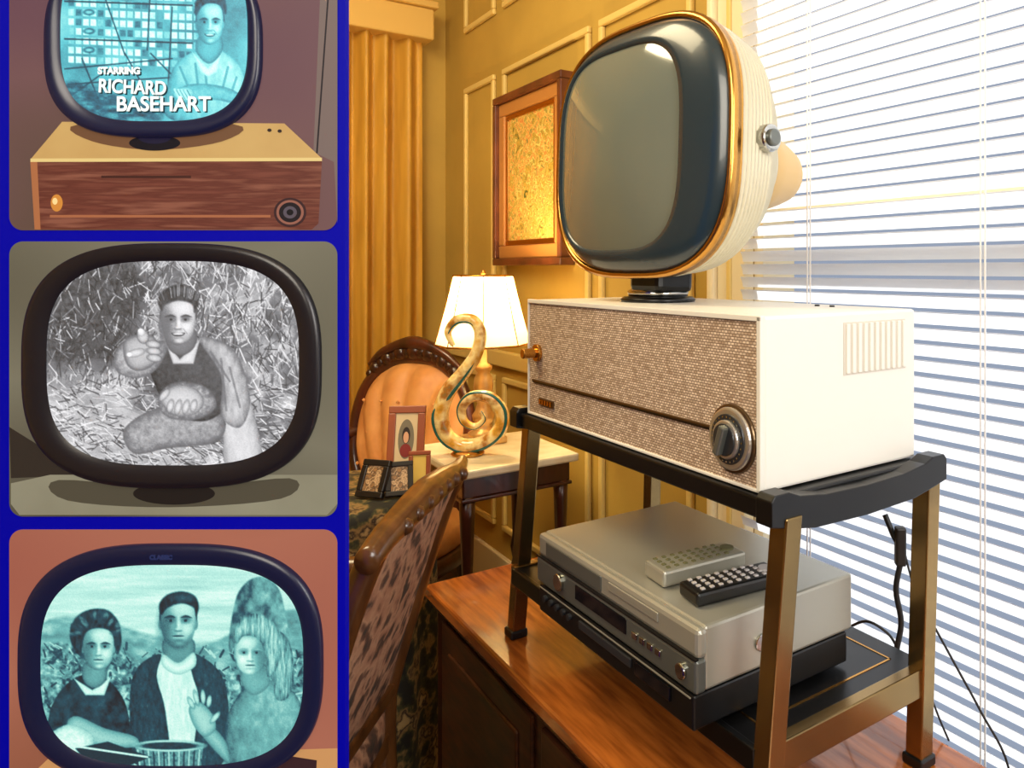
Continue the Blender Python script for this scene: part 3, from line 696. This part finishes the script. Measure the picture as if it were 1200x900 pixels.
        nt.links.new(at.outputs[0],bs.inputs['Emission Color']); bs.inputs['Emission Strength'].default_value=gain
        me.materials.append(m)
        o=bpy.data.objects.new('screen_picture',me); bpy.context.scene.collection.objects.link(o); o.parent=par
        o.matrix_basis=par.matrix_basis.inverted()@Matrix.Translation((cxw,YB-BASE-y,czw))
TC1=[(0,(4,28,44)),(.3,(26,104,130)),(.6,(86,200,212)),(.85,(160,242,238)),(1,(236,255,252))]
TC2=[(0,(10,10,12)),(.5,(124,125,130)),(1,(252,252,255))]
TC3=[(0,(4,20,34)),(.3,(20,76,94)),(.6,(104,180,178)),(.85,(182,236,224)),(1,(238,255,248))]

# ---- print 1
g1=group('photo_print',Matrix.Translation((bx(204),YB,bz_(130))))
art(g1,'paper',rrect(12,396,-90,270),ink('p1_bg',col(104,70,82),[col(120,86,84),col(92,76,56)],scale=4,ramp=(.3,.7),detail=1),False)
art(g1,'wall_right_edge',[(379,-80),(396,-80),(396,262),(392,190),(368,178)],ink('p1_edge',col(122,104,98)),False)
art(g1,'cord',[(384,0),(386,0),(373,180),(371,180)],ink('dk',col(36,28,34)),False)
tp=group('television_picture',Matrix.Translation((bx(190),YB-.003,bz_(100))))  # low-relief picture of a television on the print, not a real set
art(tp,'cabinet_top',[(74,143),(334,145),(378,186),(37,187)],ink('p1_top',col(212,174,108),col(194,150,90),scale=8),False)
art(tp,'cabinet_edge',[(37,186),(378,185),(378,190),(37,191)],ink('p1_topedge',col(232,204,134)),False)
art(tp,'cabinet_front',[(37,190),(378,189),(374,262),(366,269),(42,269)],ink('p1_front',col(124,68,54),[col(92,44,36),col(146,90,70)],scale=60,stretch=(.2,1,3)),False)
art(tp,'cabinet_side_light',[(37,190),(45,190),(49,269),(42,269)],ink('p1_side',col(176,110,70)),False)
art(tp,'slot',[(120,206),(225,206),(225,209),(120,209)],ink('p1_sl',col(70,36,30)),False)
art(tp,'trim_line',[(60,252),(318,252),(318,255),(60,255)],ink('p1_tl',col(170,104,70)),False)
art(tp,'knob',ell(68,238,7,10),ink('kn',col(214,140,60)),False); art(tp,'knob_centre',ell(66,236,3,4),ink('kn2',col(255,220,150)),False)
for r,c in((19,(60,34,36)),(16,(150,96,80)),(13,(30,22,28)),(8,(90,80,90)),(4,(20,16,22))): art(tp,'dial',ell(341,249,r,r*.9),ink('d%d'%r,col(*c)),False)
for a in((317,153),(329,154)): art(tp,'screw',ell(a[0],a[1],2.5,2),ink('sk',col(50,34,30)),False)
art(tp,'printed_shadow',[(95,146),(275,146),(262,166),(183,176),(110,166)],ink('p1_shd',col(116,80,54)))  # shadow under the head, painted as a dark patch on the cabinet top
art(tp,'pedestal',ell(183,168,30,9),ink('pd',col(16,12,24)),False); art(tp,'pedestal_neck',ell(183,160,20,9),ink('pd2',col(28,24,52)),False)
s1=Still(68,300,-64,148)
s1.g=.5+.5*(s1.noise(34)-.4)
for r in range(8):
    for c in range(18):
        x=84+c*8.6; y=-10+r*11+c*.35
        if random.random()<.93: s1.poly([(x,y),(x+6.6,y+.3),(x+6.6,y+8),(x,y+7.7)],random.choice([.98,.95,.9,.35,.68,.85,.98]),soft=1.2,smooth=False,tex=.1)
for y in(3,47): s1.line(80,y,228,y+5,1.0,.08)
for a in((80,82,205,70),(100,70,120,120),(150,64,170,100),(205,10,200,110),(84,100,140,96),(180,64,235,120),(84,116,120,90),(120,-20,150,66),(180,-20,176,60),(140,96,205,92)): s1.line(*a,.9,.08,.85)
for x,y in((108,20),(108,42),(108,64)): s1.ell(x,y-4,7,3.6,.12,al=.8); s1.ell(x,y-4,4,1.8,.7)
s1.poly([(82,98),(125,108),(160,120),(200,128),(190,142),(110,142),(88,128)],.26,tex=.4,ts=(10,5),soft=8,al=.8)
s1.poly([(196,132),(204,86),(222,66),(245,58),(268,64),(286,84),(290,116),(276,142),(220,144)],.74,edge=-.25,ew=4,shade=.2,tex=.12,ts=(6,10))
for a in((214,80,226,108),(232,76,236,110),(270,80,262,112),(280,92,272,116),(244,88,246,112)): s1.line(*a,1.4,.4,.7)
s1.poly([(228,62),(247,80),(264,60),(258,86),(247,92),(238,86)],.97,edge=-.2,ew=2,smooth=False)
s1.poly([(237,44),(261,44),(263,62),(248,76),(233,62)],.6,edge=-.3,ew=3)
s1.head(249,29,31,46,.78,1,.14,[(232,20),(231,6),(239,-5),(252,-8),(264,-2),(268,8),(267,18),(261,8),(250,5),(240,9)],hl=.35,smile=1)
s1.poly([(206,112),(226,100),(262,102),(284,112),(284,124),(254,118),(214,124)],.66,edge=-.28,ew=3,tex=.1)
s1.poly([(206,112),(214,104),(226,104),(230,112),(218,120)],.82,edge=-.3,ew=2)
for i in range(4): s1.line(208+i*4,106+i*.4,214+i*4,117,1.4,.86); s1.line(210.4+i*4,107,216+i*4,117,.5,.3)
s1.build(tp,184,42,111,102,TC1,3.1,gain=1.1)
def text(par,s,px,py,size,m,sx=1,rot=0,lift=.0033):
    c=bpy.data.curves.new('caption','FONT'); c.body=s; c.size=size*k_; c.offset=.00045; c.extrude=.0001
    o=bpy.data.objects.new('caption_text',c); bpy.context.scene.collection.objects.link(o); c.materials.append(m)
    Mx=Matrix.Translation((bx(px),YB-BASE-lift,bz_(py)))@Matrix.Rotation(rot,4,'Y')@Matrix.Rotation(math.pi/2,4,'X')@Matrix.Diagonal((sx,1,1,1))
    o.parent=par; o.matrix_basis=par.matrix_basis.inverted()@Mx
M_txt=ink('caption_white',col(244,255,250),e=.95); M_txs=ink('caption_dark',col(10,50,60))
for dx,m,lf in((1.5,M_txs,.0031),(0,M_txt,.0035)):
    text(tp,'STARRING',119+dx,88+dx,11,m,.95,0,lf); text(tp,'RICHARD',119+dx,109+dx,22,m,.84,.04,lf); text(tp,'BASEHART',140+dx,131+dx,24,m,.96,0,lf)
bezel(tp,183,56,126,106,109,99,184,44,M_bzn)

# ---- print 2
g2=group('photo_print',Matrix.Translation((bx(204),YB,bz_(444)))); order[0]=0
art(g2,'paper',rrect(12,396,283,605),ink('p2_bg',col(96,90,74),[col(130,124,104),col(72,66,54)],scale=3.2,ramp=(.3,.7),detail=1),False)
art(g2,'dark_side',[(12,500),(60,530),(110,556),(14,560)],ink('p2_dk',col(52,44,38)),False)
t2=group('television_picture',Matrix.Translation((bx(204),YB-.003,bz_(440))))  # pictured television in shallow relief, belongs to the print
art(t2,'cabinet_top',[(14,566),(60,556),(396,556),(396,590),(384,603),(24,603),(14,590)],ink('p2_top',col(150,146,124),col(128,122,102),scale=6),False)
art(t2,'printed_shadow',[(70,562),(210,572),(340,560),(330,584),(200,594),(80,586)],ink('p2_sh',col(82,76,62)))  # painted shadow around the pedestal
art(t2,'pedestal',ell(205,578,48,13),ink('p2_pd',col(34,28,26)),False)
s2=Still(54,358,300,550)
s2.g=.54+1.0*(s2.noise(22)-.5)
s2.poly([(60,360),(90,320),(150,308),(184,336),(160,380),(130,440),(70,450)],.2,tex=.2,soft=20)
s2.poly([(60,440),(140,430),(180,500),(300,540),(60,550)],.78,soft=24,al=.6)
for i in range(3000):
    x=random.uniform(58,354); y=random.uniform(304,548)
    dark=(x<165 and y<440 and random.random()<.6)
    a=random.gauss(1.6 if y<450 else .25,.65 if y<450 else .55); l=random.uniform(4,20); dx,dy=math.cos(a)*l/2,math.sin(a)*l/2
    v=random.choice([.05,.12,.2]) if (random.random()<.36 or dark) else random.choice([.75,.9,1.0,.6])
    s2.line(x-dx,y-dy,x+dx,y+dy,random.uniform(.3,.75),v,.85)
s2.poly([(236,486),(282,446),(302,490),(308,545),(268,545),(262,504)],.84,edge=-.3,ew=5,tex=.08,ts=(5,12))
s2.poly([(150,500),(200,474),(262,484),(258,516),(200,524),(160,530)],.62,edge=-.3,ew=5,tex=.12)
s2.poly([(176,418),(196,402),(240,402),(270,430),(276,466),(246,492),(206,484),(188,458)],.2,edge=-.1,tex=.1,shade=.08)
s2.poly([(236,396),(268,402),(286,426),(296,470),(284,500),(262,486),(262,440)],.74,edge=-.32,ew=5,tex=.12,ts=(4,12))
for a in((250,412,272,446),(272,430,284,476),(262,420,268,480)): s2.line(*a,1.3,.42,.6)
s2.poly([(200,400),(176,402),(150,400),(138,416),(142,436),(168,442),(190,428)],.7,edge=-.32,ew=5,tex=.12)
s2.poly([(196,398),(214,420),(238,396),(230,426),(206,426)],.9,edge=-.3,ew=2,smooth=False)
s2.poly([(199,388),(231,386),(231,406),(216,416),(201,408)],.5,edge=-.25,ew=3)
s2.head(212,376,40,52,.8,1,.14,[(193,364),(188,352),(195,340),(212,333),(229,338),(236,352),(231,366),(228,356),(212,352),(197,357)],hl=.4,smile=1)
for i in range(26): s2.line(190+i*1.8,346+abs(i-13)*.5,186+i*2.1,333+abs(i-13)*.9,.5,random.choice([.05,.5,.75]),.8)
# pointing hand: fist with the index finger foreshortened towards the lens
s2.poly([(148,402),(162,392),(182,393),(190,408),(184,426),(166,434),(152,426)],.74,edge=-.38,ew=4)
s2.ell(171,394,7,8.5,.86,edge=-.46,rot=-.3); s2.ell(169,389,4.6,4.8,.95,edge=-.35); s2.ell(168,387,2.6,2.2,1.0,soft=1.5)
for i in range(3): s2.ell(183+i*.6,403+i*8,9,4.5,.86,edge=-.46,rot=.15)
s2.ell(163,413,11,4.6,.9,edge=-.42,rot=-.25); s2.ell(155,415,3,2.4,.99)
# second hand and sleeve resting at the waist
s2.poly([(190,462),(206,448),(232,448),(250,458),(256,476),(236,490),(206,490),(192,480)],.66,edge=-.3,ew=5,tex=.2,ts=(4,4))
s2.poly([(192,470),(198,456),(216,450),(234,456),(242,470),(232,484),(208,486)],.82,edge=-.36,ew=4)
for i in range(4): s2.ell(203+i*9,477-abs(i-1.4)*1.5,4.0,9.5-abs(i-1.3)*1.1,.9,edge=-.46,rot=.25)
s2.ell(196,462,4,9,.88,edge=-.42,rot=.7)
s2.build(t2,206,425,150,122,TC2,3.0,gain=1.05)
bezel(t2,204,428,174,143,147,119,206,425,M_bzk)

# ---- print 3
g3=group('photo_print',Matrix.Translation((bx(204),YB,bz_(780)))); order[0]=0
art(g3,'paper',rrect(12,396,620,960),ink('p3_bg',col(160,92,76),[col(176,110,88),col(140,86,62)],scale=3,ramp=(.3,.7),detail=1),False)
t3=group('television_picture',Matrix.Translation((bx(204),YB-.003,bz_(770))))  # another flat television picture, only the bezel is raised
art(t3,'cabinet_top',[(40,905),(60,886),(396,876),(396,940),(40,940)],ink('p3_top',col(206,150,96)),False)
art(t3,'printed_shadow',[(60,905),(340,885),(372,890),(370,930),(60,930)],ink('p3_sh',col(60,36,40)),False)  # dark shape painted as the shadow below the pictured set
s3=Still(44,364,654,902)
s3.g=.84+.16*(s3.noise(90,8)-.5)*2
s3.poly([(48,734),(90,720),(140,730),(190,744),(250,750),(300,726),(362,716),(362,800),(48,800)],.6,tex=.25,ts=(18,9),soft=4)
s3.poly([(272,764),(278,704),(292,680),(312,674),(328,686),(336,712),(340,764),(300,780)],.42,tex=.34,ts=(9,14),soft=2,shade=.15)
s3.poly([(48,768),(90,750),(150,764),(190,790),(260,782),(362,764),(362,880),(48,880)],.47,tex=.5,ts=(7,6),soft=6)
for i in range(420):
    x=random.uniform(52,356); y=random.uniform(756,868); s3.line(x,y,x+random.gauss(0,4),y-random.uniform(1,8),random.uniform(.5,1.6),random.choice([.08,.2,.9,.75]),.7)
s3.poly([(180,772),(204,760),(230,766),(242,800),(240,890),(184,890),(174,810)],.9,edge=-.25,ew=6,tex=.08,ts=(3,14))
s3.poly([(192,764),(168,776),(157,800),(156,850),(162,892),(200,892),(197,830),(187,790)],.2,edge=-.1,tex=.16,ts=(2.4,5))
s3.poly([(224,762),(252,776),(267,800),(271,850),(263,892),(231,892),(236,820),(229,790)],.24,edge=-.12,tex=.16,ts=(2.4,5))
s3.poly([(196,746),(228,746),(230,766),(212,776),(196,768)],.5,edge=-.2,ew=3)
s3.poly([(195,764),(212,774),(230,762),(232,778),(212,788),(194,778)],.96,edge=-.3,ew=3)
s3.head(212,727,41,56,.74,1,.08,[(192,718),(190,706),(199,695),(216,691),(231,696),(236,708),(233,720),(230,710),(216,705),(200,710)],hl=.3)
s3.poly([(197,742),(204,748),(212,746),(221,748),(227,742),(224,754),(212,760),(201,754)],.34,soft=4,al=.6)
s3.poly([(64,826),(88,794),(116,788),(140,804),(154,836),(152,892),(84,896),(62,868)],.16,edge=-.1,tex=.22,ts=(8,8))
s3.poly([(90,792),(112,806),(134,790),(126,812),(104,812)],.95,edge=-.2,ew=2,smooth=False)
s3.poly([(103,774),(126,774),(128,794),(114,804),(101,794)],.55,edge=-.25,ew=3)
s3.ell(116,743,29,31,.14,tex=.5)
s3.head(119,757,36,48,.78,1,.12,[(98,762),(88,752),(86,736),(94,720),(110,712),(130,713),(143,728),(146,750),(141,764),(138,742),(124,734),(108,736),(101,746)],hl=.35)
for i in range(60):
    a=random.uniform(3.3,6.2); r=random.uniform(20,29); x=116+r*math.cos(a); y=745+r*math.sin(a); s3.ell(x,y,3.6,2.0,random.choice([.05,.3,.5,.15]),soft=2.2,rot=a,al=.7)
s3.poly([(94,862),(82,846),(94,836),(126,850),(162,860),(162,872),(124,874)],.74,edge=-.34,ew=4)
s3.poly([(60,862),(84,846),(112,858),(108,880),(74,880)],.93,edge=-.3,ew=4,tex=.1)
s3.poly([(278,818),(300,796),(330,798),(354,820),(352,862),(326,894),(274,896),(266,852)],.58,edge=-.3,ew=5,tex=.14,ts=(6,10),shade=.1)
s3.poly([(318,736),(338,744),(347,776),(342,812),(326,816),(320,780)],.70,edge=-.32,tex=.36,ts=(2,14))
s3.poly([(289,780),(313,780),(318,800),(300,812),(286,798)],.6,edge=-.2,ew=3)
s3.head(296,764,35,46,.82,-1,.6,None)
s3.poly([(280,752),(275,736),(286,722),(306,717),(323,727),(332,750),(327,780),(316,790),(313,762),(304,745),(288,743)],.74,edge=-.36,ew=4,tex=.36,ts=(2.2,12))
s3.poly([(268,866),(248,844),(236,838),(232,848),(250,872),(272,892)],.72,edge=-.36,ew=4)
s3.poly([(236,856),(227,840),(225,826),(238,820),(252,834),(256,850),(246,860)],.78,edge=-.34,ew=4)
for i,(a,b) in enumerate(((227,826),(233,820),(241,819),(248,824))): s3.ell(a,b-5,3.0,10-abs(i-1.5)*1.6,.88,edge=-.45,rot=-.5+i*.22)
s3.ell(255,838,3.2,8.5,.88,edge=-.42,rot=.7)
s3.poly([(162,872),(242,868),(238,902),(168,902)],.45,smooth=False,tex=.2,ts=(3,3))
for i in range(13):
    s3.line(165+i*6,876,168+i*5.6,900,.9,.1 if i%2 else .85,.8)
s3.ell(202,871,41,7,.93,edge=-.2); s3.ell(202,871,35,4.4,.12,tex=.3)
s3.poly([(92,874),(130,866),(180,884),(150,896),(108,892)],.08,smooth=False); s3.line(96,872,176,884,1.2,.9)
s3.build(t3,205,777,159,122,TC3,3.0,gain=1.05)
bezel(t3,203,776,177,140,153,117,205,777,M_bzn)
text(t3,'CLASSIC',182,652,7,ink('br',col(40,48,90)),1,lift=.0066)

# ================================================================ LIGHTS
def area(name,loc,tgt,size,power,c):
    l=bpy.data.lights.new(name,'AREA'); l.size=size; l.energy=power; l.color=c
    o=bpy.data.objects.new(name,l); bpy.context.scene.collection.objects.link(o); o.location=loc
    o.rotation_euler=(Vector(tgt)-Vector(loc)).to_track_quat('-Z','Y').to_euler(); return o
area('overhead_fill',(-1.1,1.2,2.6),(-1.1,1.9,0.3),.9,38,(1,.83,.51))  # added warm fill from above, no fixture is modelled
area('main_fill',(-.5,-.9,2.2),(-.1,1.3,1.0),1.0,34,(1,.91,.76))  # unseen main fill added behind the camera, aimed at the television
area('side_fill',(1.1,-.5,1.7),(.2,1.2,1.0),.8,24,(1,.97,.92))  # extra fill added to brighten the right side of the cabinet
pl=bpy.data.lights.new('lamp_bulb','POINT'); pl.energy=17; pl.color=(1,.76,.38); pl.shadow_soft_size=.03
o=bpy.data.objects.new('lamp_bulb_light',pl); bpy.context.scene.collection.objects.link(o); o.parent=lm; o.location=(0,0,.475)
su=bpy.data.lights.new('sun','SUN'); su.energy=7.5; su.angle=.02; su.color=(1,.99,.96)
o=bpy.data.objects.new('sun',su); bpy.context.scene.collection.objects.link(o)
dv_=RM.to_3x3()@Vector((.12,-.62,-.78)); o.rotation_euler=dv_.to_track_quat('-Z','Y').to_euler(); o.location=RM@Vector((0,3,3))
w=bpy.data.worlds.new('sky'); bpy.context.scene.world=w; w.use_nodes=True
w.node_tree.nodes['Background'].inputs[0].default_value=(.56,.66,.86,1); w.node_tree.nodes['Background'].inputs[1].default_value=.55
# ================================================================ CAMERA
cd=bpy.data.cameras.new('camera'); cam=bpy.data.objects.new('camera',cd); bpy.context.scene.collection.objects.link(cam)
cam.location=(0,0,CZ); cam.rotation_euler=(math.pi/2,0,0); cd.sensor_width=36; cd.sensor_fit='HORIZONTAL'; cd.lens=36*F/1200
cd.shift_x=-(CX-600)/1200; cd.shift_y=-(450-CY)/1200; cd.clip_start=.02
bpy.context.scene.camera=cam
bpy.context.scene.view_settings.view_transform='Standard'
bpy.context.scene.view_settings.look='None'
